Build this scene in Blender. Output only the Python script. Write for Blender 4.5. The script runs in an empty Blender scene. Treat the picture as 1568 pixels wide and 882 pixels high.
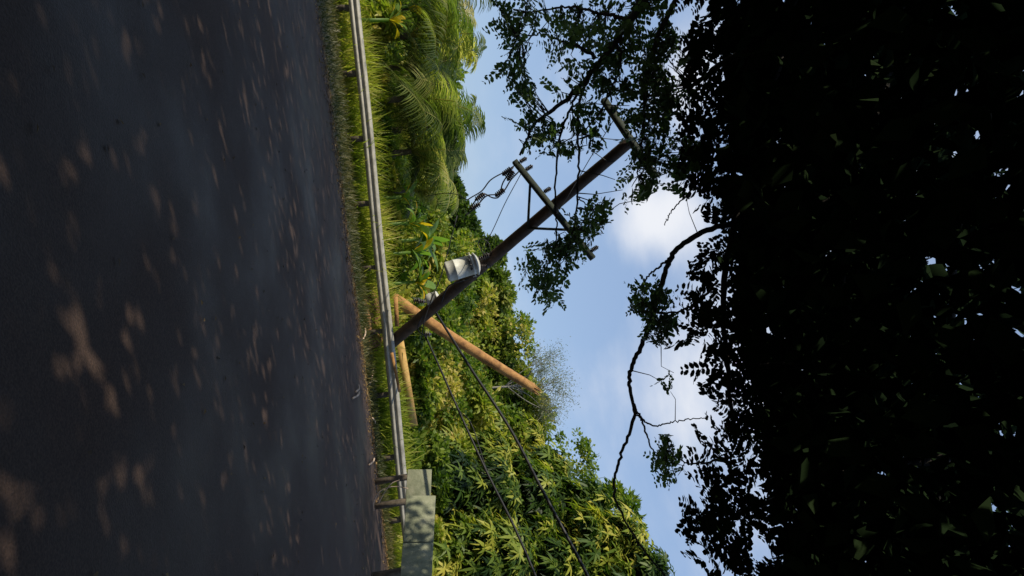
import bpy, math, numpy as np
from mathutils import Vector, Matrix
rng = np.random.default_rng(7)
scene = bpy.context.scene
scene.view_settings.view_transform = 'Standard'
scene.view_settings.look = 'None'
scene.view_settings.exposure = 0
A = np.array
def nrm(v):
    v = np.asarray(v, float); return v/np.maximum(np.linalg.norm(v, axis=-1, keepdims=True), 1e-9)

# ---------------------------------------------------------------- camera
FL = 900.0; EYE = A([0, 0, 1.6]); PITCH = math.radians(9.1); ROLL = math.radians(5.6)
Fw = A([0, math.cos(PITCH), math.sin(PITCH)])
U0 = A([0, -math.sin(PITCH), math.cos(PITCH)]); R0 = A([1., 0, 0])
Rt = R0*math.cos(ROLL)-U0*math.sin(ROLL); Up = U0*math.cos(ROLL)+R0*math.sin(ROLL)
def sdir(X, Y): return Fw + Rt*((Y-441)/FL) + Up*((X-784)/FL)  # ray through image pixel X, Y
def P(X, Y, D):
    """image pixel X, Y to a world point at an assumed ground distance D"""
    d = sdir(X, Y); return EYE + d*(D/d[1])
def G(X, Y, z=0.0):
    d = sdir(X, Y); return EYE + d*((z-1.6)/d[2])
cam = bpy.data.cameras.new("camera"); co = bpy.data.objects.new("camera", cam)
scene.collection.objects.link(co)
cam.sensor_width = 36; cam.sensor_fit = 'HORIZONTAL'; cam.lens = 36*FL/1568; cam.clip_end = 2000; cam.clip_start = 0.05
M = Matrix.Identity(4)
for i, ax in enumerate((Up, -Rt, -Fw)):
    for j in range(3): M[j][i] = ax[j]
for j in range(3): M[j][3] = EYE[j]
co.matrix_world = M
scene.camera = co

# ---------------------------------------------------------------- mesh helpers
def mesh_obj(name, V, Fc, mat, tint=None, parent=None, smooth=False):
    V = np.asarray(V, np.float32); 
    if not isinstance(Fc, list): Fc = [Fc]
    Fc = [np.asarray(f, np.int32) for f in Fc if len(f)]
    me = bpy.data.meshes.new(name)
    me.vertices.add(len(V)); me.vertices.foreach_set("co", V.ravel())
    lo = np.concatenate([f.ravel() for f in Fc]); tot = np.concatenate([np.full(len(f), f.shape[1]) for f in Fc])
    st = np.concatenate([[0], np.cumsum(tot)[:-1]])
    me.loops.add(len(lo)); me.loops.foreach_set("vertex_index", lo)
    me.polygons.add(len(tot)); me.polygons.foreach_set("loop_start", st.astype(np.int32))
    me.polygons.foreach_set("loop_total", tot.astype(np.int32))
    if smooth: me.polygons.foreach_set("use_smooth", np.ones(len(tot), bool))
    if tint is not None:
        a = me.attributes.new("tint", 'FLOAT', 'POINT'); a.data.foreach_set("value", np.asarray(tint, np.float32))
    me.update(calc_edges=True); me.validate()
    me.materials.append(mat)
    o = bpy.data.objects.new(name, me); scene.collection.objects.link(o)
    if parent: o.parent = parent
    return o
def empty(name):
    o = bpy.data.objects.new(name, None); scene.collection.objects.link(o); return o
class Geo:
    def __init__(s): s.V = []; s.F = []; s.T = []; s.n = 0
    def add(s, V, F, T=None):
        V = np.asarray(V, float).reshape(-1, 3); s.V.append(V); s.F.append(np.asarray(F)+s.n); s.n += len(V)
        s.T.append(np.full(len(V), 0.5) if T is None else np.asarray(T))
    def obj(s, name, mat, parent=None, smooth=False):
        by = {}
        for f in s.F: by.setdefault(f.shape[1], []).append(f)
        return mesh_obj(name, np.vstack(s.V), [np.vstack(x) for x in by.values()], mat, np.concatenate(s.T), parent, smooth)
def tube(g, pts, rad, seg=8, tint=None, wob=0.0):
    pts = np.asarray(pts, float); n = len(pts); rad = np.broadcast_to(rad, n).astype(float)
    pts = np.vstack([pts[:1], pts, pts[-1:]]); rad = np.concatenate([[0.0005], rad, [0.0005]]); n += 2
    tan = np.zeros_like(pts); tan[1:-1] = pts[2:]-pts[:-2]; tan[0] = tan[1]; tan[-1] = tan[-2]; tan = nrm(tan)
    ref = A([0.13, 0.31, 0.94]) if abs(tan[:, 2]).mean() < .8 else A([1, .1, 0])
    a = nrm(np.cross(tan, ref)); b = np.cross(tan, a)
    th = np.linspace(0, 2*np.pi, seg, endpoint=False)
    rr = rad[:, None]*(1+wob*rng.normal(size=(n, seg)))
    V = pts[:, None]+rr[..., None]*(a[:, None]*np.cos(th)[None, :, None]+b[:, None]*np.sin(th)[None, :, None])
    i = np.arange(n-1)[:, None]*seg; j = np.arange(seg)[None]; k = (j+1) % seg
    F = np.stack([i+j, i+k, i+seg+k, i+seg+j], -1).reshape(-1, 4)
    g.add(V, F, None if tint is None else np.full(n*seg, tint))
def curve(pts, n=24):
    """Catmull-Rom through points"""
    p = np.asarray(pts, float); p = np.vstack([2*p[0]-p[1], p, 2*p[-1]-p[-2]]); out = []
    m = len(p)-3; per = max(2, n//m)
    for i in range(m):
        for t in np.linspace(0, 1, per, endpoint=False):
            a, b, c, d = p[i:i+4]
            out.append(.5*((2*b)+(c-a)*t+(2*a-5*b+4*c-d)*t*t+(-a+3*b-3*c+d)*t**3))
    out.append(p[-2]); return A(out)
def lathe(g, o, axis, prof, seg=24):
    axis = nrm(A(axis, float)); a = nrm(np.cross(axis, [0.2, 1, 0.1])); b = np.cross(axis, a)
    th = np.linspace(0, 2*np.pi, seg, endpoint=False)
    V = A([[A(o)+axis*h+r*(a*math.cos(t)+b*math.sin(t)) for t in th] for r, h in prof])
    n = len(prof); i = np.arange(n-1)[:, None]*seg; j = np.arange(seg)[None]; k = (j+1) % seg
    g.add(V, np.stack([i+j, i+k, i+seg+k, i+seg+j], -1).reshape(-1, 4))
def box(g, c, ax, ay, az, sx, sy, sz):
    c = A(c, float); ax, ay, az = nrm(ax), nrm(ay), nrm(az)
    V = [c+ax*sx*i/2+ay*sy*j/2+az*sz*k/2 for i in (-1, 1) for j in (-1, 1) for k in (-1, 1)]
    g.add(V, [[0, 1, 3, 2], [4, 6, 7, 5], [0, 4, 5, 1], [2, 3, 7, 6], [0, 2, 6, 4], [1, 5, 7, 3]])
def beam(g, p, q, w, t, face=(0, -1, 0)):
    p, q = A(p, float), A(q, float); d = nrm(q-p); s = nrm(np.cross(d, face)); n = np.cross(d, s)
    box(g, (p+q)/2, d, s, n, np.linalg.norm(q-p), w, t)
def leaves(g, O, D, N, L, W, T, kind='dia'):
    """leaf faces at origins O, direction D, normal N"""
    D = nrm(D); S = nrm(np.cross(N, D)); N = np.cross(D, S)
    if kind == 'dia':
        t = A([[0, 0, 0], [.45, .5, .07], [1, 0, -.08], [.45, -.5, .07]]); f = A([[0, 1, 2], [0, 2, 3]])
    else:
        t = A([[0, 0, 0], [.25, .40, .03], [.7, .46, .02], [1, .0, -.06], [.7, -.46, .02], [.25, -.40, .03]]); f = A([[0, 1, 2, 3], [0, 3, 4, 5]])
    n = len(O); L = np.broadcast_to(L, n)[:, None, None]; W = np.broadcast_to(W, n)[:, None, None]
    V = O[:, None]+D[:, None]*L*t[None, :, 0:1]+S[:, None]*W*t[None, :, 1:2]+N[:, None]*L*t[None, :, 2:3]
    k = len(t); F = (np.arange(n)[:, None, None]*k+f[None]).reshape(-1, f.shape[1])
    g.add(V, F, np.repeat(np.broadcast_to(T, n), k))
def strips(g, O, D, S, L, W, droop, T, ws=(.5, 1, .8, .08)):
    """curved blades: origins, direction, side vector"""
    n = len(O); D = nrm(D); S = nrm(S); k = len(ws); t = np.linspace(0, 1, k)
    L = np.broadcast_to(L, n)[:, None, None]; W = np.broadcast_to(W, n)[:, None, None]; dr = np.broadcast_to(droop, n)[:, None, None]
    c = O[:, None]+D[:, None]*L*t[None, :, None]+A([0, 0, -1.])*dr*L*(t**2)[None, :, None]
    w = A(ws)[None, :, None]*W/2
    V = np.stack([c-S[:, None]*w, c+S[:, None]*w], 2).reshape(n, 2*k, 3)
    f = A([[2*i, 2*i+1, 2*i+3, 2*i+2] for i in range(k-1)])
    g.add(V, (np.arange(n)[:, None, None]*2*k+f[None]).reshape(-1, 4), np.repeat(np.broadcast_to(T, n), 2*k))
def rdir(n): return nrm(rng.normal(size=(n, 3)))

# ---------------------------------------------------------------- materials
def newmat(name):
    m = bpy.data.materials.new(name); m.use_nodes = True; nt = m.node_tree; nt.nodes.clear()
    out = nt.nodes.new("ShaderNodeOutputMaterial"); return m, nt, out
def ramp(nt, stops):
    r = nt.nodes.new("ShaderNodeValToRGB"); e = r.color_ramp.elements
    while len(e) < len(stops): e.new(0.5)
    for x, (p, c) in zip(e, stops): x.position = p; x.color = (*c, 1)
    return r
def leafmat(name, stops, trans=.35, rough=.5, nscale=.35, tcol=(1.3, 1.5, .6), spec=.35):
    m, nt, out = newmat(name); N = nt.nodes.new; L = nt.links.new
    at = N("ShaderNodeAttribute"); at.attribute_name = "tint"
    geo = N("ShaderNodeNewGeometry"); no = N("ShaderNodeTexNoise"); no.inputs['Scale'].default_value = nscale; no.inputs['Detail'].default_value = 3
    L(geo.outputs['Position'], no.inputs['Vector'])
    ma = N("ShaderNodeMath"); ma.operation = 'MULTIPLY_ADD'; ma.inputs[1].default_value = 1.5; L(no.outputs['Fac'], ma.inputs[0])
    mb = N("ShaderNodeMath"); mb.operation = 'SUBTRACT'; mb.inputs[1].default_value = .75; L(at.outputs['Fac'], mb.inputs[0]); L(mb.outputs[0], ma.inputs[2])
    r = ramp(nt, stops); L(ma.outputs[0], r.inputs[0])
    if trans <= 0:
        b = N("ShaderNodeBsdfDiffuse"); L(r.outputs[0], b.inputs['Color']); L(b.outputs[0], out.inputs[0]); return m
    b = N("ShaderNodeBsdfPrincipled"); b.inputs['Roughness'].default_value = rough; b.inputs['Specular IOR Level'].default_value = spec
    L(r.outputs[0], b.inputs['Base Color'])
    t = N("ShaderNodeBsdfTranslucent"); mc = N("ShaderNodeMix"); mc.data_type = 'RGBA'; mc.blend_type = 'MULTIPLY'; mc.inputs[0].default_value = 1
    L(r.outputs[0], mc.inputs[6]); mc.inputs[7].default_value = (*tcol, 1); L(mc.outputs[2], t.inputs[0])
    mx = N("ShaderNodeMixShader"); mx.inputs[0].default_value = trans; L(b.outputs[0], mx.inputs[1]); L(t.outputs[0], mx.inputs[2]); L(mx.outputs[0], out.inputs[0])
    return m
def surf(name, c1, c2, scale=4, rough=.8, bump=.3, bscale=None, stretch=(1, 1, 1), c3=None, metal=0, dist=.02):
    m, nt, out = newmat(name); N = nt.nodes.new; L = nt.links.new
    geo = N("ShaderNodeNewGeometry"); mp = N("ShaderNodeMapping"); mp.inputs['Scale'].default_value = stretch; L(geo.outputs['Position'], mp.inputs['Vector'])
    no = N("ShaderNodeTexNoise"); no.inputs['Scale'].default_value = scale; no.inputs['Detail'].default_value = 8; no.inputs['Roughness'].default_value = .65; L(mp.outputs[0], no.inputs['Vector'])
    st = [(.32, c1), (.68, c2)] if c3 is None else [(.3, c1), (.5, c2), (.7, c3)]
    r = ramp(nt, st); L(no.outputs['Fac'], r.inputs[0])
    b = N("ShaderNodeBsdfPrincipled"); b.inputs['Metallic'].default_value = metal; L(r.outputs[0], b.inputs['Base Color'])
    n2 = N("ShaderNodeTexNoise"); n2.inputs['Scale'].default_value = bscale or scale*4; n2.inputs['Detail'].default_value = 6; L(mp.outputs[0], n2.inputs['Vector'])
    mr = N("ShaderNodeMapRange"); mr.inputs[3].default_value = rough-.15; mr.inputs[4].default_value = min(1, rough+.15); L(no.outputs['Fac'], mr.inputs[0]); L(mr.outputs[0], b.inputs['Roughness'])
    bp = N("ShaderNodeBump"); bp.inputs['Strength'].default_value = bump; bp.inputs['Distance'].default_value = dist; L(n2.outputs['Fac'], bp.inputs['Height']); L(bp.outputs[0], b.inputs['Normal'])
    L(b.outputs[0], out.inputs[0]); return m
m_fore = leafmat("overhead_leaf", [(0, (.03, .06, .025)), (.5, (.08, .135, .05)), (1, (.16, .23, .08))], .45, .45, .8, (1.15, 1.35, .7))
m_canopy_dark = leafmat("canopy_leaf_darkened", [(0, (.006, .011, .006)), (.5, (.011, .02, .009)), (1, (.02, .032, .014))], 0)  # same tree's leaf, opaque and darkened: crown shade put into the colour
m_bush = leafmat("bush_leaf", [(0, (.03, .065, .01)), (.35, (.09, .15, .018)), (.65, (.20, .26, .035)), (.9, (.38, .37, .06)), (1, (.46, .38, .10))], .42)
m_hill = leafmat("hill_leaf", [(0, (.02, .045, .010)), (.4, (.065, .11, .018)), (.75, (.15, .20, .035)), (1, (.28, .28, .06))], .38)
m_right = leafmat("tree_leaf", [(0, (.014, .035, .008)), (.35, (.055, .105, .014)), (.6, (.15, .21, .028)), (.85, (.33, .35, .05)), (1, (.48, .43, .08))], .42)
m_palm = leafmat("palm_leaf", [(0, (.04, .07, .018)), (.4, (.12, .165, .04)), (.75, (.28, .31, .08)), (1, (.48, .42, .17))], .5)
m_grass = leafmat("grass_blade", [(0, (.08, .12, .015)), (.45, (.20, .26, .03)), (.8, (.37, .39, .055)), (1, (.52, .45, .13))], .45)
m_verge = leafmat("verge_blade", [(0, (.03, .05, .015)), (.5, (.09, .09, .025)), (1, (.2, .15, .06))], .3)
m_ban = leafmat("banana_leaf", [(0, (.06, .13, .02)), (.6, (.19, .31, .06)), (.8, (.35, .34, .05)), (.9, (.85, .5, .015)), (1, (.9, .5, .015))], .45, .4, .01)
m_pale = leafmat("pale_leaf", [(0, (.12, .15, .11)), (.6, (.2, .23, .16)), (1, (.28, .28, .22))], .4)
m_litter = leafmat("litter", [(0, (.05, .03, .015)), (.5, (.14, .085, .03)), (1, (.35, .22, .08))], .1, .8)
m_bark = surf("bark_dark", (.012, .01, .009), (.035, .028, .022), 20, .85, .6)
m_trunk = surf("bark", (.05, .04, .03), (.14, .11, .08), 8, .9, .6)
m_palebark = surf("pale_bark", (.16, .15, .13), (.3, .28, .25), 8, .9, .3)
m_polewood = surf("creosote_wood", (.022, .014, .010), (.065, .04, .026), 5, .85, .7, 30, c3=(.125, .075, .045))
m_newwood = surf("tan_wood", (.14, .065, .02), (.34, .17, .055), 4, .85, .6, 30, c3=(.5, .29, .10))
m_arm = surf("crossarm_wood", (.012, .02, .014), (.04, .05, .035), 8, .85, .5)
m_galv = surf("galvanised_steel", (.2, .19, .16), (.36, .34, .29), 3, .6, .15, c3=(.46, .43, .37), metal=.2)
m_paint = surf("grey_paint", (.34, .35, .32), (.55, .55, .50), 4, .5, .1, c3=(.66, .66, .61))
m_porc = surf("porcelain", (.03, .025, .03), (.06, .05, .05), 5, .25, .02)
m_wire = surf("cable", (.006, .006, .007), (.01, .01, .012), 5, .6, .02)
m_soil = surf("soil", (.1, .05, .025), (.24, .13, .06), 4, .95, .9, 25, c3=(.3, .18, .08), dist=.05)
m_plank = surf("plank_wood", (.3, .17, .05), (.5, .31, .10), 3, .8, .4, 30, c3=(.58, .4, .16))
m_board = surf("weathered_board", (.11, .125, .08), (.21, .225, .15), 3, .85, .4, 40, c3=(.3, .3, .22))
m_twig = surf("pale_twig", (.3, .2, .13), (.6, .48, .38), 6, .8, .2)
m_ground = surf("ground_grass", (.025, .03, .012), (.06, .055, .022), .8, .95, 1, 12, c3=(.09, .085, .035), dist=.08)
# asphalt
m_road, nt, out = newmat("asphalt"); N = nt.nodes.new; L = nt.links.new
geo = N("ShaderNodeNewGeometry")
n1 = N("ShaderNodeTexNoise"); n1.inputs['Scale'].default_value = .45; n1.inputs['Detail'].default_value = 6; L(geo.outputs['Position'], n1.inputs['Vector'])
n2 = N("ShaderNodeTexNoise"); n2.inputs['Scale'].default_value = 90; n2.inputs['Detail'].default_value = 4; L(geo.outputs['Position'], n2.inputs['Vector'])
r1 = ramp(nt, [(.35, (.032, .021, .017)), (.65, (.068, .045, .036))]); L(n1.outputs['Fac'], r1.inputs[0])
r2 = ramp(nt, [(.3, (.6, .6, .6)), (.7, (1.35, 1.3, 1.3))]); L(n2.outputs['Fac'], r2.inputs[0])
mc = N("ShaderNodeMix"); mc.data_type = 'RGBA'; mc.blend_type = 'MULTIPLY'; mc.inputs[0].default_value = 1; L(r1.outputs[0], mc.inputs[6]); L(r2.outputs[0], mc.inputs[7])
b = N("ShaderNodeBsdfPrincipled"); L(mc.outputs[2], b.inputs['Base Color'])
mr = N("ShaderNodeMapRange"); mr.inputs[1].default_value = .35; mr.inputs[2].default_value = .62; mr.inputs[3].default_value = .5; mr.inputs[4].default_value = .9; L(n1.outputs['Fac'], mr.inputs[0]); L(mr.outputs[0], b.inputs['Roughness'])
b.inputs['Specular IOR Level'].default_value = .25
bp = N("ShaderNodeBump"); bp.inputs['Strength'].default_value = .5; bp.inputs['Distance'].default_value = .01; L(n2.outputs['Fac'], bp.inputs['Height']); L(bp.outputs[0], b.inputs['Normal']); L(b.outputs[0], out.inputs[0])

# ---------------------------------------------------------------- sky + sun
to_sun = nrm(A([-0.68, -0.37, 0.62]))
el = math.asin(to_sun[2]); az = math.atan2(to_sun[0], to_sun[1])
w = bpy.data.worlds.new("World"); scene.world = w; w.use_nodes = True; nt = w.node_tree; nt.nodes.clear(); N = nt.nodes.new; L = nt.links.new
sky = N("ShaderNodeTexSky"); sky.sky_type = 'NISHITA'; sky.sun_disc = False; sky.sun_elevation = el; sky.sun_rotation = az; sky.dust_density = .7; sky.air_density = 1.2; sky.ozone_density = 2.2
tc = N("ShaderNodeTexCoord")
mp = N("ShaderNodeMapping"); mp.inputs['Scale'].default_value = (1, 1, 2.2); L(tc.outputs['Generated'], mp.inputs[0])
cn = N("ShaderNodeTexNoise"); cn.inputs['Scale'].default_value = 3.8; cn.inputs['Detail'].default_value = 9; cn.inputs['Roughness'].default_value = .55; L(mp.outputs[0], cn.inputs['Vector'])
prev = None
for (X, Y, wd, st) in [(1010, 335, .07, .62), (1020, 590, .10, .30), (1120, 660, .2, .3), (850, 600, .08, .12), (1040, 120, .08, .35), (1250, 300, .25, .3)]:
    d = nrm(sdir(X, Y)); vm = N("ShaderNodeVectorMath"); vm.operation = 'DISTANCE'; L(tc.outputs['Generated'], vm.inputs[0]); vm.inputs[1].default_value = tuple(d)
    r_ = N("ShaderNodeMapRange"); r_.interpolation_type = 'SMOOTHSTEP'; r_.inputs[1].default_value = 0; r_.inputs[2].default_value = wd*1.6; r_.inputs[3].default_value = st; r_.inputs[4].default_value = 0; L(vm.outputs['Value'], r_.inputs[0])
    if prev is None: prev = r_.outputs[0]
    else:
        a_ = N("ShaderNodeMath"); a_.operation = 'ADD'; L(prev, a_.inputs[0]); L(r_.outputs[0], a_.inputs[1]); prev = a_.outputs[0]
ad = N("ShaderNodeMath"); ad.operation = 'ADD'; L(prev, ad.inputs[0]); L(cn.outputs['Fac'], ad.inputs[1])
cr = N("ShaderNodeMapRange"); cr.interpolation_type = 'SMOOTHSTEP'; cr.inputs[1].default_value = .5; cr.inputs[2].default_value = 1.2; L(ad.outputs[0], cr.inputs[0])
veil = N("ShaderNodeMix"); veil.data_type = 'RGBA'; veil.inputs[0].default_value = .55; L(sky.outputs[0], veil.inputs[6]); veil.inputs[7].default_value = (3.6, 5.0, 7.7, 1)
mx = N("ShaderNodeMix"); mx.data_type = 'RGBA'; L(cr.outputs[0], mx.inputs[0]); L(veil.outputs[2], mx.inputs[6]); mx.inputs[7].default_value = (7.5, 7.7, 8.2, 1)
bg = N("ShaderNodeBackground"); bg.inputs[1].default_value = .115; L(mx.outputs[2], bg.inputs[0]); wo = N("ShaderNodeOutputWorld"); L(bg.outputs[0], wo.inputs[0])
sl = bpy.data.lights.new("sun", 'SUN'); sl.energy = 5; sl.angle = math.radians(.5); sl.color = (1, .90, .70)
so = bpy.data.objects.new("sun", sl); scene.collection.objects.link(so); so.rotation_euler = Vector(to_sun).to_track_quat('Z', 'Y').to_euler(); so.location = (-20, -20, 30)

# ---------------------------------------------------------------- terrain and road
def H(x, y):
    x = np.asarray(x, float); y = np.asarray(y, float)
    s = np.clip((y-20)/38, 0, 1); s = s*s*(3-2*s)
    h = s*(4.2+.11*np.clip(x, -25, 35))
    return h + s*.5*np.sin(x*.31+1)*np.cos(y*.23) + np.clip((y-18.6)/2, 0, 1)*.12*np.sin(x*1.3)
xs = np.unique(np.concatenate([np.linspace(-900, -60, 15), np.linspace(-60, 60, 140), np.linspace(60, 900, 15)]))
ys = np.unique(np.concatenate([np.linspace(-400, -10, 10), np.linspace(-10, 17.8, 20), np.linspace(17.8, 75, 90), np.linspace(75, 900, 15)]))
gx, gy = np.meshgrid(xs, ys); V = np.stack([gx, gy, H(gx, gy)], -1).reshape(-1, 3)
nx, ny = len(xs), len(ys); i = np.arange(ny-1)[:, None]*nx; j = np.arange(nx-1)[None]
mesh_obj("ground", V, np.stack([i+j, i+j+1, i+nx+j+1, i+nx+j], -1).reshape(-1, 4), m_ground, smooth=True)
def edge_y(x):  # far edge of the asphalt
    return np.interp(x, [-60, -20, -8, -2, 3, 8.5, 60], [9.5, 11.6, 13.4, 15.0, 16.5, 17.3, 17.4])
rx = np.linspace(-60, 60, 241); ey = edge_y(rx)+.12*np.sin(rx*2.1)+.07*np.sin(rx*5.3+1)
V = np.concatenate([np.stack([rx, np.full_like(rx, -3.5), np.full_like(rx, .004)], -1), np.stack([rx, ey, np.full_like(rx, .004)], -1)])
k = np.arange(240); mesh_obj("road", V, np.stack([k, k+1, k+242, k+241], -1), m_road)

# ---------------------------------------------------------------- guardrail
def rail_y(x): return 17.5+.035*(x+8)
gr = empty("guardrail"); g = Geo()
prof = A([(0.0, .0), (.03, .02), (.08, .07), (.08, .11), (.015, .15), (.015, .17), (.08, .21), (.08, .25), (.03, .30), (.0, .32), (-.004, .32), (.011, .17), (.011, .15), (-.004, 0)])
rxs = np.arange(-30, 9.1, .5); m = len(prof)
V = A([[(x+0*p[0], rail_y(x)-p[0], .44+p[1]+.012*math.sin(x*.9)) for p in prof] for x in rxs]).reshape(-1, 3)
i = np.arange(len(rxs)-1)[:, None]*m; j = np.arange(m)[None]; kk = (j+1) % m
g.add(V, np.stack([i+j, i+m+j, i+m+kk, i+kk], -1).reshape(-1, 4)); g.obj("beam", m_galv, gr)
g = Geo()
for x in np.arange(-29.5, 9, 1.9):
    box(g, (x, rail_y(x)+.10, .38), (1, 0, 0), (0, 1, 0), (0, 0, 1), .14, .16, .74)
    box(g, (x, rail_y(x)+.012, .6), (1, 0, 0), (0, 1, 0), (0, 0, 1), .1, .015, .2)
g.obj("posts", m_trunk, gr)

# ---------------------------------------------------------------- leaning utility pole
pole = empty("utility_pole"); g = Geo()
pb = P(603, 522, 18.2); pb[2] = max(pb[2], 0.0); pt = P(968, 214, 12.6)
pd = pt-pb; pb2 = pb-pd*.03
def on(X, Y):
    best = min((np.linalg.norm((lambda q: A([q.dot(Up)/q.dot(Fw)*FL+784-X, q.dot(Rt)/q.dot(Fw)*FL+441-Y]))(pb+pd*t-EYE)), t) for t in np.linspace(0, 1, 300))
    return pb+pd*best[1]
ts = np.linspace(0, 1, 40)
tube(g, [pb2+(pt-pb2)*t for t in ts], .185-.055*ts, 20, wob=.012); g.obj("shaft", m_polewood, pole, True)
def arm(g, c, X0, Y0, X1, Y1, D0, D1, w_, t_): beam(g, P(X0, Y0, D0), P(X1, Y1, D1), w_, t_)
g = Geo()
q = on(850, 320); D0 = q[1]-.22
arm(g, q, 788, 247, 908, 396, D0+.5, D0-.5, .14, .11)
arm(g, q, 924, 152, 1004, 272, 12.7, 12.1, .14, .12)
g.obj("crossarms", m_arm, pole)
g = Geo(); q2 = on(808, 352)+A([0, -.17, 0])
beam(g, q2, P(812, 278, D0+.25), .06, .03); beam(g, q2, P(872, 352, D0-.25), .06, .03); g.obj("braces", m_arm, pole)
def insul(g, o, ax, s=1.0, n=5):
    prof = [(0.001, 0), (.02*s, 0)]
    for k_ in range(n): prof += [(.02*s, .03*s*k_+.01*s), (.05*s, .03*s*k_+.018*s), (.045*s, .03*s*k_+.026*s), (.02*s, .03*s*(k_+1))]
    prof += [(.02*s, .03*s*n+.02*s), (.001, .03*s*n+.03*s)]
    lathe(g, o, ax, prof, 12)
g = Geo()
for (X, Y, dd) in [(791, 250, .45), (800, 262, .4), (828, 296, .15), (880, 358, -.25), (900, 386, -.45)]:
    insul(g, P(X+5, Y-2, D0+dd-.02), nrm(P(X+20, Y-12, D0+dd)-P(X, Y, D0+dd)), 1.2)
for (X, Y) in [(930, 165), (945, 188)]: insul(g, P(X+5, Y, 12.5), (0, 0, 1), 1.1)
for p, q in [((783, 258), (770, 268)), ((772, 290), (762, 298)), ((742, 297), (733, 303)), ((735, 312), (727, 316)), ((786, 262), (778, 275))]:
    a_ = P(*p, 15); b_ = P(*q, 15); insul(g, a_, b_-a_, 1.7, 5)
for p in [(640, 462), (649, 512), (633, 460)]: insul(g, P(p[0], p[1], 17.4), (0.1, -.1, 1), 1.9, 3)
g.obj("insulators", m_porc, pole, True)
g = Geo()
def wire(pts, D, r=.014, n=30, da=0):
    c = [P(x, y, D+da*k_/(len(pts)-1)) for k_, (x, y) in enumerate(pts)]; tube(g, curve(c, n), r, 6)
wire([(790, 252), (775, 262), (752, 275), (738, 292), (722, 302), (716, 306)], 14.9, .018)
wire([(795, 262), (782, 276), (768, 296), (745, 300), (728, 318), (712, 330)], 15.0, .018)
wire([(786, 256), (770, 280), (765, 300), (755, 303), (738, 296), (726, 310), (718, 322)], 15.1, .018)
wire([(800, 262), (775, 308), (758, 345), (742, 380), (742, 398)], 14.6, .010)
wire([(742, 398), (738, 384), (732, 374), (738, 366), (748, 372), (752, 388)], 15.3, .012)
wire([(716, 306), (700, 298), (680, 296), (655, 300)], 15.2, .012, da=5)
wire([(700, 330), (676, 420), (662, 455), (650, 490), (645, 520)], 16.8, .014)
wire([(736, 420), (715, 428), (690, 436), (682, 446), (676, 462)], 15.9, .018)
wire([(680, 462), (660, 470), (645, 488), (640, 505), (652, 515)], 17.1, .016)
wire([(965, 215), (925, 212), (890, 205)], 12.5, .009); wire([(905, 230), (935, 248), (955, 235)], 12.9, .009)
wire([(942, 180), (905, 240), (870, 300), (850, 330)], 12.6, .009)
g.obj("loose_wires", m_wire, pole, True)
g = Geo()
wire([(662, 470), (690, 515), (720, 563), (780, 655), (830, 750), (900, 882), (950, 985)], 17.4, .034, 60, da=-7)
g.obj("power_cable", m_wire, None, True)
g = Geo()
wire([(650, 512), (672, 560), (702, 628), (745, 722), (785, 802), (820, 882), (850, 960)], 17.6, .028, 60, da=-6)
wire([(702, 628), (722, 650), (745, 720)], 15.9, .012, 60, da=-1)
g.obj("power_cable.001", m_wire, None, True)
# transformer
tr = empty("pole_transformer"); g = Geo()
q = on(735, 410); base = P(683, 417, q[1]-.42); top = P(727, 404, q[1]-.42); ax = nrm(top-base); h = np.linalg.norm(top-base); R = .265
lathe(g, base, ax, [(.001, 0), (R-.04, 0), (R-.005, .03), (R, .06), (R, h*.3), (R+.008, h*.3+.005), (R+.008, h*.3+.03), (R, h*.3+.035), (R, h-.10), (R+.012, h-.095), (R+.012, h-.06), (R, h-.055), (R, h)], 40)
g.obj("tank", m_paint, tr, True)
g = Geo(); lathe(g, base+ax*h, ax, [(R+.0, -.005), (R+.035, .0), (R+.035, .035), (R, .05), (R*.7, .10), (R*.35, .125), (.001, .13)], 40)
side = nrm(np.cross(ax, A([0, 1, 0]))); box(g, base+ax*h*.78+A([.1, .30, 0]), ax, side, np.cross(ax, side), .1, .2, .25); box(g, base+ax*h*.3+A([.1, .30, 0]), ax, side, np.cross(ax, side), .1, .2, .25)
for s_ in (-1, 1): tube(g, [base+ax*h*.9+side*s_*(R-.01), base+ax*(h*.9+.02)+side*s_*(R+.05), base+ax*(h*.9-.06)+side*s_*(R+.05)], .014, 8)
g.obj("lid", m_paint, tr, True)
g = Geo()
insul(g, base+ax*(h+.09)+side*.08, nrm(ax+.15*side), 1.8, 6); insul(g, base+ax*(h+.09)-side*.1, nrm(ax-.3*side), 1.5, 5)
for k_ in (-.12, 0, .12): lathe(g, base+ax*h*.82+side*k_+A([0, -R*.92, 0]), (0, -1, 0), [(.001, 0), (.03, 0), (.03, .04), (.02, .07), (.001, .08)], 10)
g.obj("bushings", m_porc, tr, True)
g = Geo()
a_ = P(652, 461, 17.0); b_ = P(671, 455, 17.0); lathe(g, a_, b_-a_, [(.001, 0), (.12, .01), (.17, .05), (.19, .14), (.19, .30), (.21, .31), (.21, .34), (.15, .38), (.001, .42)], 20)
a_ = P(671, 455, 16.9); box(g, a_+A([.1, .1, 0]), (1, 0, .4), (0, 1, 0), (-.4, 0, 1), .3, .12, .06)
g.obj("junction_can", m_paint, pole, True)

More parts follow.
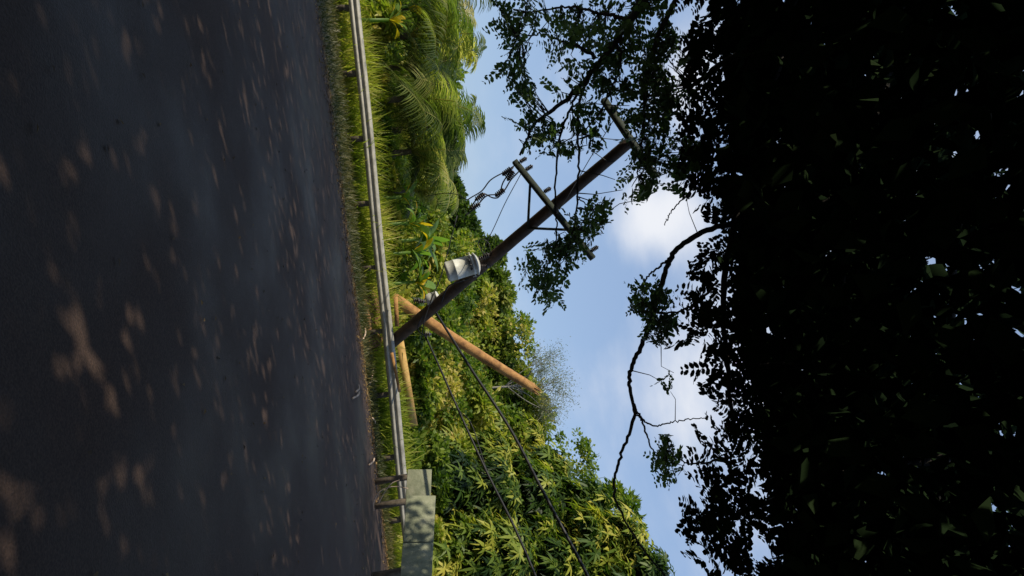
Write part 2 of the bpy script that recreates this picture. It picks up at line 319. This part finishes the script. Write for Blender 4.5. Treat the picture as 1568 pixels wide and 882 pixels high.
# second, broken pole
g = Geo(); a_ = P(600, 455, 19.2); a_[2] = max(0, a_[2])
b_ = P(816, 594, 19.6); ts = np.linspace(0, 1, 26)
c_ = [a_+(b_-a_)*t-A([0, 0, .06])*math.sin(t*math.pi) for t in ts]
tube(g, c_, .19-.04*ts, 18, wob=.02)
for k_ in range(10):
    th = k_/10*6.28; u1 = nrm(np.cross(b_-a_, [0, 1, 0])); u2 = A([0, 1, 0]); o_ = b_+(u1*math.cos(th)+u2*math.sin(th))*.1
    tube(g, [o_-nrm(b_-a_)*.1, o_+nrm(b_-a_)*(.08+.25*rng.random())+rng.normal(size=3)*.02], [.045, .008], 5)
g.obj("broken_utility_pole", m_newwood, None, True)

def mound(name, c, rx_, ry_, hz, mat):
    n = 40; t = np.linspace(-1, 1, n); X, Y = np.meshgrid(t, t); r = np.sqrt(X**2+Y**2)
    Z = hz*np.clip(1-r**1.6, 0, None)*(1+.35*np.sin(X*7+1)*np.cos(Y*6))+rng.normal(size=X.shape)*.012*(r < .95)-.01
    V = np.stack([c[0]+X*rx_, c[1]+Y*ry_, H(c[0]+X*rx_, c[1]+Y*ry_)+Z], -1).reshape(-1, 3); i = np.arange(n-1)[:, None]*n; j = np.arange(n-1)[None]
    return mesh_obj(name, V, np.stack([i+j, i+j+1, i+n+j+1, i+n+j], -1).reshape(-1, 4), mat, smooth=True)
c_ = P(598, 490, 18.6); mound("soil_mound", (c_[0]-.1, 18.5), 1.5, .7, .6, m_soil)
g = Geo(); beam(g, P(612, 520, 18.9), P(634, 652, 19.3), .24, .06); o = g.obj("wooden_plank", m_plank)
g = Geo(); beam(g, P(606, 455, 17.5), P(608, 500, 17.45), .12, .05); beam(g, P(600, 540, 17.3), P(612, 600, 17.3), .08, .06); g.obj("wooden_plank.001", m_newwood)

# barrier boards at right
bb = empty("wooden_barricade"); g = Geo()
def slab(c4, t=.06):
    c4 = [A(c) for c in c4]; n = nrm(np.cross(c4[1]-c4[0], c4[3]-c4[0])); 
    V = c4+[c+n*t for c in c4]; g.add(V, [[0, 1, 2, 3], [4, 7, 6, 5], [0, 4, 5, 1], [1, 5, 6, 2], [2, 6, 7, 3], [3, 7, 4, 0]])
slab([P(624, 719, 15.6), P(620, 775, 15.3), P(659, 775, 15.3), P(661, 719, 15.6)])
slab([P(622, 761, 14.7), P(617, 832, 13.6), P(663.5, 832, 13.6), P(667, 761, 14.7)])
slab([P(616.5, 834, 13.57), P(611, 905, 12.5), P(660, 905, 12.5), P(663.4, 834, 13.57)])
o = g.obj("boards", m_board, bb); bv = o.modifiers.new("b", 'BEVEL'); bv.width = .015; bv.segments = 2
g = Geo()
for (X, Y, D_) in [(640, 765, 15.2), (635, 872, 13.2), (640, 728, 15.8)]:
    p_ = P(X, Y, D_+.12); box(g, (p_[0], p_[1], p_[2]/2+.02), (1, 0, 0), (0, 1, 0), (0, 0, 1), .14, .12, p_[2])
g.obj("posts", m_trunk, bb)
g = Geo()
for pts in [[(572, 782), (573, 765), (585, 750), (605, 745), (625, 748)], [(580, 770), (590, 752), (600, 740), (612, 735)]]:
    tube(g, curve([P(x, y, 14.6) for x, y in pts], 20), .012, 6)
for a_, b_ in [((565, 712), (573, 702)), ((566, 590), (572, 550)), ((545, 600), (549, 590)), ((556, 520), (559, 500)), ((570, 640), (574, 648)), ((540, 610), (550, 600)), ((590, 640), (594, 610))]:
    p_, q_ = G(*a_, .03), G(*b_, .05); tube(g, curve([p_, (p_+q_)/2+A([.02, .05, .03]), q_], 8), .022, 6)
g.obj("fallen_twigs", m_twig, None, True)

# ---------------------------------------------------------------- vegetation
def clump_leaves(g, C, R, n_sub, n_leaf, L_, W_, kind='dia', tbase=.5, sub=.3, up=.35):
    """leaves in sub-clumps spread over ellipsoid C,R"""
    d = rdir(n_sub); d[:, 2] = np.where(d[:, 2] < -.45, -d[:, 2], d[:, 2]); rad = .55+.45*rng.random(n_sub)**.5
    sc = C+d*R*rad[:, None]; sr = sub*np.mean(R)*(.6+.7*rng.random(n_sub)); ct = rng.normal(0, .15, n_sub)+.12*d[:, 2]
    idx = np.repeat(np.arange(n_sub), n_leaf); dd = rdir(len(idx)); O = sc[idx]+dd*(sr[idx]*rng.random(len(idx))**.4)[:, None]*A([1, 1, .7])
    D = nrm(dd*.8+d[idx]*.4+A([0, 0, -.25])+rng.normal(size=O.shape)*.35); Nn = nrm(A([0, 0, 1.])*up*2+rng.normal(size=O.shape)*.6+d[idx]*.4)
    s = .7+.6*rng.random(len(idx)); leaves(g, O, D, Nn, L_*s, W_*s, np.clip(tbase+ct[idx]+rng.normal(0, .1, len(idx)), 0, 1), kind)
def rosettes(g, C, R, n, k_, L_, W_, tbase=.5):
    d = rdir(n); d[:, 2] = np.where(d[:, 2] < -.35, -d[:, 2], d[:, 2]); rad = .45+.6*rng.random(n)**.6
    c = C+d*R*rad[:, None]; ax = nrm(d+A([0, 0, .7])+rng.normal(size=d.shape)*.4); a = nrm(np.cross(ax, A([.3, .8, .1]))); b = np.cross(ax, a)
    th = rng.random(n)[:, None]*6.28+np.arange(k_)[None]*2.4; el_ = rng.random((n, k_))*.9-.2
    D = (a[:, None]*np.cos(th)[..., None]+b[:, None]*np.sin(th)[..., None])*np.cos(el_)[..., None]+ax[:, None]*np.sin(el_)[..., None]
    O = np.repeat(c, k_, 0); D = D.reshape(-1, 3); S = nrm(np.cross(D, np.repeat(ax, k_, 0)))
    T = np.repeat(rng.normal(0, .26, n)+tbase+.15*d[:, 2]+.6*(rad-.8), k_)+rng.normal(0, .07, n*k_); s = .7+.6*rng.random(n*k_)  # tint darkens toward the crown's inside, shade put into leaf colour
    strips(g, O, D, S, L_*s, W_*s, .3+.3*rng.random(n*k_), np.clip(T, 0, 1), (.25, 1, .75, .06))
def tree(name, base, topz, wid, mat, seed, nb=9, mode='dia', dens=1.0, L_=.3, W_=.15, tb=.5, low=.25):
    e = empty(name); x, y = base; z0 = float(H(x, y)); ht = topz-z0; cr = Geo(); tk = Geo()
    bl = []
    for k_ in range(nb):
        f = (k_+.5)/nb; zz = z0+ht*(low+(1-low)*f*.86); rr = wid*(.42+.25*rng.random())*(1.05-.45*f); a = k_*2.4+seed; off = wid*.62*(1-.75*f)*(.4+.6*rng.random())
        bl.append((A([x+off*math.cos(a), y+off*math.sin(a)*.8, zz]), rr))
    zt = z0+ht-.45*wid; bl.append((A([x, y, zt]), wid*.42))
    cc = curve([A([x, y, z0-.2]), A([x+.1, y, z0+ht*.25]), A([x, y, z0+ht*.45]), A([x, y, zt])], 12)
    tube(tk, cc, np.linspace(.05*wid+.1, .03, len(cc)), 10, wob=.04)
    for c, r in bl:
        s0 = A([x, y, z0+(c[2]-z0)*.6]); cc = curve([s0, (s0+c)/2+A([0, 0, .2]), c], 8); tube(tk, cc, np.linspace(.018*wid+.03, .015, len(cc)), 6)
        Rr = A([r, r, r*.72])
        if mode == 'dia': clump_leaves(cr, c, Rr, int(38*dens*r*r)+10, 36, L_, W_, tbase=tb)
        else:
            rosettes(cr, c, Rr, int(80*dens*r*r)+20, 8, L_, W_, tb); clump_leaves(cr, c, Rr*.65, int(10*r*r)+6, 26, .3, .16, tbase=-.1)  # dark inner leaves stand in for shaded gaps between rosettes
    tk.obj("trunk", m_trunk, e, True); cr.obj("crown", mat, e); return e
sil = [(-60, 690), (0, 690), (100, 680), (250, 690), (330, 722), (390, 760), (440, 786), (520, 797), (580, 812), (650, 835), (700, 880), (760, 960), (800, 1000), (882, 1050), (960, 1080)]
sy, sx = zip(*sil)
def top_at(Y, D, k_=0): return P(np.interp(Y, sy, sx)+k_, Y, D)
g = Geo()
for D_, f0, r0, step, den in [(20.7, .15, .55, .8, 2.2), (22.5, .22, 1.0, 1.2, 1.0), (25.5, .40, 1.4, 1.6, .75), (30, .62, 1.8, 2.1, .5), (37, .8, 2.3, 2.6, .38)]:
    for x in np.arange(-D_*.62, D_*.62, step):
        x += rng.normal()*.3; y = D_+rng.normal()*(.8 if D_ > 21 else .25)
        Yp = 441+FL*x/D_; t = top_at(Yp, D_)[2]; z0 = float(H(x, y)); zt = z0+(t-z0)*f0*(.75+.5*rng.random())
        if D_ < 24 and Yp < 700: zt = min(zt, z0+2.0)
        if D_ < 21: zt = z0+.5+1.2*rng.random()
        sp = rng.choice([.7, 1, 1.4]); tb_ = (.57 if D_ < 28 else .42)+rng.normal()*.18
        for zz in np.arange(z0+.3*r0, zt, r0*1.1):
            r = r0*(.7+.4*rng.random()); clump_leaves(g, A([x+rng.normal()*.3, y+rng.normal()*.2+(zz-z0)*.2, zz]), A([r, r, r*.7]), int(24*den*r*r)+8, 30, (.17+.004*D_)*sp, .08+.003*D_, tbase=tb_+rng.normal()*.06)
g.obj("hillside_foliage", m_bush)
k_ = 0
for Y, D_, wd in [(-30, 46, 3.2), (60, 44, 3.0), (150, 46, 3.2), (235, 42, 3.0), (300, 44, 3.0), (350, 40, 2.8), (395, 42, 3.0), (440, 39, 3.0), (490, 41, 3.0), (535, 38, 2.8), (580, 40, 2.8), (625, 37, 2.6)]:
    t = top_at(Y, D_); tree("forest_tree" if k_ == 0 else "forest_tree.%03d" % k_, (t[0]-.0, D_), t[2]+.35*rng.normal(), wd*(.9+.25*rng.random()), m_hill, k_*1.7, 9, 'dia', .55, .34, .18, .42+.15*rng.normal(), .2); k_ += 1
for Y, D_, wd, kx in [(668, 31, 2.6, -10), (715, 29, 2.8, -15), (765, 27, 3.0, -15), (820, 25, 3.2, -10), (880, 24, 3.4, 0), (950, 24, 3.6, 0), (740, 24, 2.3, -130), (840, 22, 2.4, -200), (690, 26, 2.0, -80)]:
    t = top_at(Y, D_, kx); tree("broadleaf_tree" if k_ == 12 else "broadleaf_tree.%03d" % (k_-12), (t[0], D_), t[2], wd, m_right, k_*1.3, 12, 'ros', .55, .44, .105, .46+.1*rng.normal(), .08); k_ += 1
# wispy pale tree: thin trunk, a few limbs, sparse small leaves
e = empty("slender_tree"); g = Geo(); tk = Geo(); Dw = 36; b0 = P(740, 585, Dw); b0[2] = float(H(b0[0], b0[1]))-.2; c0 = P(800, 590, Dw)
tube(tk, curve([b0, (b0+c0)/2+A([.1, 0, 0]), c0], 10), .07, 8)
for j_ in range(12):
    m1 = P(812+42*rng.random(), 540+9.5*j_+rng.normal()*4, Dw+rng.normal()*.6); s0 = b0+(c0-b0)*rng.uniform(.8, 1); cc = curve([s0, (s0+m1)/2+rng.normal(size=3)*.12, m1], 8); tube(tk, cc, np.linspace(.035, .015, len(cc)), 5)
    for k2 in range(9):
        e1 = m1+rng.normal(size=3)*A([.6, .5, .5])+A([0, 0, .45]); cc = curve([m1, (m1+e1)/2+rng.normal(size=3)*.12, e1], 6); tube(tk, cc, np.linspace(.012, .005, len(cc)), 4)
        n = 55; t_ = rng.random(n)[:, None]; O = m1+(e1-m1)*t_+rng.normal(size=(n, 3))*.24; leaves(g, O, rdir(n), rdir(n), .10, .05, np.clip(rng.normal(.5, .2, n), 0, 1))
tk.obj("trunk", m_palebark, e, True); g.obj("crown", m_pale, e)

# palms
def palm(name, X, Y, D_, n, Lf, seed):
    e = empty(name); c = P(X, Y, D_); z0 = float(H(c[0], c[1])); c[2] = max(c[2], z0+.5); tk = Geo(); tube(tk, [A([c[0], c[1], z0-.2]), A([c[0]+.05, c[1], (z0+c[2])/2]), c], [.16, .12, .1], 10, wob=.05); tk.obj("trunk", m_trunk, e, True)
    g = Geo()
    for k_ in range(n):
        az = k_*2.4+seed; el_ = math.radians(8+76*((k_*.37+.1) % 1)); d = A([math.cos(az)*math.cos(el_), math.sin(az)*math.cos(el_), math.sin(el_)]); L1 = Lf*(.75+.4*rng.random()); dr = .3+.4*rng.random()
        t = np.linspace(0, 1, 40); pts = c+d*L1*t[:, None]+A([0, 0, -1.])*dr*L1*(t**2.2)[:, None]; tube(g, pts[::3], np.linspace(.032, .008, len(pts[::3])), 5, .98)
        tan = nrm(np.gradient(pts, axis=0)); s = nrm(np.cross(tan, A([0, 0, 1.])+.01)); tn = np.clip(rng.normal(.52, .26), .05, .98)
        for sg in (-1, 1):
            j = slice(4, 40); O = pts[j]; prof = np.sin(np.pi*np.clip(t[j]*.82+.14, 0, 1))**.7
            D = s[j]*sg+tan[j]*.75+A([0, 0, .1])+rng.normal(size=O.shape)*.07; strips(g, O, D, tan[j], .95*prof*Lf/3.3, .045, .35+.3*rng.random(len(O)), np.clip(tn+rng.normal(0, .1, len(O)), 0, 1), (.6, 1, .7, .05))
    g.obj("fronds", m_palm, e)
for k_, a_ in enumerate([(628, 55, 20.9, 17, 4.2, .3), (630, 150, 21.0, 21, 4.4, 1.1), (630, 232, 21.4, 19, 4.1, 2.2), (625, 290, 22.5, 11, 2.6, .9), (640, -40, 22.5, 15, 4.3, 2.9), (660, 100, 23.5, 16, 4.1, 4.1), (665, 195, 24, 14, 3.8, 5.0), (650, 10, 23, 14, 3.6, 1.9)]):
    palm("palm_tree" if k_ == 0 else "palm_tree.%03d" % k_, *a_)
def banana(name, X, Y, D_, n, Lf, yel):
    e = empty(name); c = P(X, Y, D_); z0 = float(H(c[0], c[1])); c[2] = max(c[2]-.35, z0+.3); tk = Geo(); tube(tk, [A([c[0], c[1], z0-.1]), c], [.09, .05], 10); tk.obj("stem", m_ban, e, True)
    g = Geo()
    for k_ in range(n):
        az = k_*2.4+X; el_ = math.radians(30+50*rng.random()); d = A([math.cos(az)*math.cos(el_), math.sin(az)*math.cos(el_)*.7, math.sin(el_)]); s = np.cross(d, [0, 0, 1.])+rng.normal(size=3)*.15
        tn = 1.0 if k_ < yel else .4+.3*rng.random()
        strips(g, c[None]+0, d[None], s[None], Lf*(.7+.5*rng.random()), Lf*.2, .35+.4*rng.random(), tn, (.1, .7, 1, 1, .85, .5, .08))
    g.obj("leaves", m_ban, e)
for k_, a_ in enumerate([(642, 340, 19.9, 12, 1.3, 4), (645, 385, 19.9, 13, 1.6, 1), (652, 430, 19.8, 13, 1.4, 5), (632, 300, 20.3, 8, 1.0, 2), (612, 30, 19.6, 10, 1.2, 6), (640, 10, 20.6, 8, 1.4, 1), (645, 478, 20.2, 10, 1.1, 1), (658, 365, 20.8, 12, 1.5, 0)]):
    banana("banana_plant" if k_ == 0 else "banana_plant.%03d" % k_, *a_)
def grass(n, x0, x1, yf, hmin, hmax, wd, tb):
    x = rng.uniform(x0, x1, n); y = yf(x, rng.random(n)); O = np.stack([x, y, H(x, y)-.02], -1); pn = .55+.45*np.sin(x*1.7+np.sin(y*2.1)*2)*np.cos(y*1.3+x*.6)
    D = nrm(rng.normal(size=(n, 3))*A([.35, .35, 0])+A([0, 0, 1.])); a = rng.random(n)*6.28; S = np.stack([np.cos(a), np.sin(a), 0*a], -1)
    strips(g, O, D, S, (hmin+(hmax-hmin)*rng.random(n))*(.5+.6*pn), wd, rng.uniform(.1, .6, n), np.clip(tb+rng.normal(0, .17, n), 0, 1))
g = Geo()
grass(28000, -13, 12, lambda x, r: rail_y(x)+.35+3.0*r, .6, 1.85, .035, .64)
grass(8000, -11, 12, lambda x, r: rail_y(x)+.15+.5*r, .3, .9, .03, .6)
g.obj("roadside_grass", m_grass)
g = Geo(); grass(16000, -12, 11, lambda x, r: edge_y(x)+.1+(rail_y(x)-edge_y(x)-.1)*r**.8, .06, .42, .02, .4); g.obj("verge_grass", m_verge)
# leaf litter
g = Geo(); n = 6000; x = rng.uniform(-10, 11, n); y = edge_y(x)-np.abs(rng.normal(0, .6, n))+.3; O = np.stack([x, y, .012+.02*rng.random(n)], -1)
leaves(g, O, rng.normal(size=(n, 3))*A([1, 1, .15]), A([0, 0, 1.])+rng.normal(size=(n, 3))*.3, .03+.1*rng.random(n)**3, .02+.05*rng.random(n)**2, np.clip(rng.normal(.5, .25, n), 0, 1))
n = 700; x = rng.uniform(-9, 9, n); y = rng.uniform(2, 15, n); O = np.stack([x, np.minimum(y, edge_y(x)), .012+.01*rng.random(n)], -1)
leaves(g, O, rng.normal(size=(n, 3))*A([1, 1, .1]), A([0, 0, 1.])+rng.normal(size=(n, 3))*.2, .05, .025, np.clip(rng.normal(.3, .2, n), 0, 1))
g.obj("leaf_litter", m_litter)

# ---------------------------------------------------------------- overhanging tree
ot = empty("overhanging_tree"); br = Geo(); lf = Geo(); anchors = []
def branch(pts, D0_, D1_, r0, r1, anchor=True):
    n = len(pts); c = curve([P(x, y, D0_+(D1_-D0_)*k_/(n-1)) for k_, (x, y) in enumerate(pts)], 10*n); c = c+rng.normal(size=c.shape)*.006
    tube(br, c, np.linspace(r0, r1, len(c)), 8, wob=.06)
    if anchor: anchors.append(c)
branch([(1120, -140), (1040, -60), (985, 0), (945, 60), (905, 112), (870, 150), (818, 192), (796, 238)], 5.0, 5.6, .05, .010)
branch([(912, 88), (885, 72), (860, 64), (830, 52), (790, 60)], 5.3, 5.4, .02, .005)
branch([(905, 112), (885, 165), (886, 240), (882, 330), (870, 380)], 5.3, 5.6, .016, .006)
branch([(885, 140), (858, 210), (850, 300), (852, 360), (835, 420)], 5.4, 5.8, .013, .005)
branch([(960, 30), (920, 20), (870, 10), (800, 20)], 5.2, 5.4, .02, .006)
branch([(1050, -30), (1010, 50), (990, 120), (985, 200), (975, 270)], 5.0, 5.6, .025, .007)
branch([(945, 60), (950, 100), (930, 150), (905, 190), (850, 225)], 5.2, 5.5, .014, .005)
branch([(882, 300), (905, 320), (925, 345)], 5.6, 5.6, .007, .004)
branch([(1180, 330), (1090, 350), (1034, 385), (1012, 440), (990, 510), (968, 560), (964, 590), (971, 640), (950, 700), (940, 750), (958, 800), (1000, 862), (1040, 900)], 5.2, 6.3, .030, .008)
branch([(1030, 390), (1014, 405), (990, 425), (980, 448)], 5.5, 5.5, .014, .006, False)
branch([(971, 620), (985, 650), (1000, 690), (1012, 705)], 5.8, 5.9, .013, .005)
branch([(975, 635), (1000, 652), (1034, 645), (1080, 640)], 5.8, 5.8, .010, .005)
branch([(1060, 290), (1030, 322), (1017, 345)], 5.4, 5.4, .008, .004, False)
branch([(1100, 430), (1060, 470), (1010, 480), (970, 475)], 5.3, 5.4, .014, .005)
branch([(1030, 480), (1015, 505), (1012, 530)], 5.4, 5.4, .008, .004)
branch([(1120, 700), (1060, 710), (1020, 690)], 5.5, 5.6, .014, .004)
for pts in [[(1250, -160), (1200, 60), (1150, 250), (1110, 430), (1120, 640)], [(1400, -180), (1370, 80), (1300, 300), (1280, 560), (1200, 800)], [(1560, -160), (1520, 160), (1460, 420), (1450, 700), (1380, 900)], [(1200, 60), (1120, 90), (1060, 130)], [(1280, 560), (1200, 560), (1120, 560)], [(1300, 300), (1200, 330), (1130, 340)], [(1450, 700), (1320, 720), (1200, 760), (1100, 800)]]:
    branch(pts, 4.8, 5.6, .05, .02)
tb = [A([-6.2, 3.8, -.2]), A([-6.0, 3.9, 1.5]), A([-5.5, 4.2, 3.2]), A([-4.6, 4.6, 5.0])]
cc = curve(tb, 20); tube(br, cc, np.linspace(.42, .2, len(cc)), 16, wob=.04)
for q_ in [P(1120, -140, 5.0), P(1250, -160, 4.8), P(1400, -180, 4.8), P(1560, -160, 4.8)]:
    cc = curve([A([-5.5, 4.2, 3.2]), (A([-4.6, 4.6, 5.0])+q_)/2+A([0, 0, .1]), q_], 14); tube(br, cc, np.linspace(.16, .055, len(cc)), 10, wob=.04)
anch = np.vstack(anchors)
def compound(g, O, D, n, Lr, ll, lw, tn):
    """pinnate leaves: rachis with opposite rounded leaflets"""
    m_ = len(O); D = nrm(D); S = nrm(np.cross(D, A([0, 0, 1.])+rng.normal(size=(m_, 3))*.5)); Nn = np.cross(S, D)
    t = np.linspace(.15, 1, n)
    for sg in (-1, 1):
        c = O[:, None]+D[:, None]*(Lr[:, None]*t[None])[..., None]+A([0, 0, -1.])*(.25*Lr[:, None]*t[None]**2)[..., None]
        d = S[:, None]*sg+D[:, None]*.45+rng.normal(size=c.shape)*.18; nn = Nn[:, None]+rng.normal(size=c.shape)*.35; s = (.75+.5*rng.random(c.shape[:2]))*np.sin(np.pi*(t*.7+.2))[None]**.4
        leaves(g, c.reshape(-1, 3), d.reshape(-1, 3), nn.reshape(-1, 3), (ll*s).ravel(), (lw*s).ravel(), np.clip(np.repeat(tn, n)+rng.normal(0, .08, m_*n), 0, 1), 'hex')
reg = [(800, 25, 32, 36, 16), (790, 85, 24, 46, 16), (850, 45, 45, 42, 20), (925, 40, 55, 42, 36), (1000, 40, 50, 55, 44), (1020, 120, 40, 60, 40), (880, 125, 45, 40, 14), (800, 150, 24, 36, 13), (945, 110, 40, 35, 26), (995, 160, 38, 40, 34), (1000, 225, 36, 50, 34), (978, 285, 26, 22, 12), (820, 205, 26, 34, 12), (862, 215, 38, 26, 14), (905, 195, 26, 34, 14),
       (915, 325, 20, 28, 12), (890, 340, 16, 22, 8), (860, 385, 36, 24, 18), (830, 415, 26, 26, 14), (842, 450, 18, 18, 8), (885, 370, 20, 24, 11), (1000, 455, 30, 16, 20), (1014, 500, 26, 24, 22), (975, 470, 14, 12, 5), (1022, 700, 18, 36, 18), (1025, 590, 8, 10, 2), (1045, 250, 16, 60, 12)]
for (X, Y, a_, b_, n) in reg:
    n = int(n*1.5); O = []; D = []
    for _ in range(n):
        th = rng.random()*6.28; r = rng.random()**.5; D_ = 5.0+rng.random()*.9
        p_ = P(X+a_*r*math.cos(th), Y+b_*r*math.sin(th), D_); i_ = np.argmin(((anch-p_)**2).sum(1)); q_ = anch[i_]
        d = nrm(p_-q_+rng.normal(size=3)*.15+A([0, 0, -.05])); O.append(p_-d*.1); D.append(d+rng.normal(size=3)*.35)
        if np.linalg.norm(p_-q_) < 1.2:
            cc = A([q_, (q_+p_)/2+rng.normal(size=3)*.03, p_-d*.1]); tube(br, cc, [.006, .004, .003], 4)
    O, D = A(O), A(D); compound(lf, O, D, 7, .16+.10*rng.random(n), .060, .036, rng.normal(.5, .18)+rng.normal(0, .14, n))
lf.obj("leaves", m_fore, ot)
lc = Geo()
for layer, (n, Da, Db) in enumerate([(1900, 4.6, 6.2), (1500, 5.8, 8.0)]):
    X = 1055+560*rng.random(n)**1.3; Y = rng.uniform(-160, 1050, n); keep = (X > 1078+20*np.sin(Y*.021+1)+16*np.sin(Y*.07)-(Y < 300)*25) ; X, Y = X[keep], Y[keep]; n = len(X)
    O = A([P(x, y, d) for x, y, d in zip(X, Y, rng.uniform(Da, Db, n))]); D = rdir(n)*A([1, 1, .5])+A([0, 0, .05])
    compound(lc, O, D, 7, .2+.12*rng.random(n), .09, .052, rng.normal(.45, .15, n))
lc.obj("inner_leaves", m_canopy_dark, ot)
br.obj("trunk_and_limbs", m_bark, ot, True)
g = Geo()   # upper crown, added over the road and the viewpoint to cast shade
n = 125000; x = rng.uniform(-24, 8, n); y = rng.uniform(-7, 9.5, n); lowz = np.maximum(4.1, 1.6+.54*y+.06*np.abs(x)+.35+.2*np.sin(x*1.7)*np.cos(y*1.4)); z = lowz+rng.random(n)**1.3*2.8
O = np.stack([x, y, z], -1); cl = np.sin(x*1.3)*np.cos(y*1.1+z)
leaves(g, O, rdir(n), rdir(n)+A([0, 0, .8]), .24, .15, np.clip(.4+.2*cl+rng.normal(0, .12, n), 0, 1)); g.obj("shade_crown", m_canopy_dark, ot)
print("done", sum(len(o.data.polygons) for o in bpy.data.objects if o.type == 'MESH'))
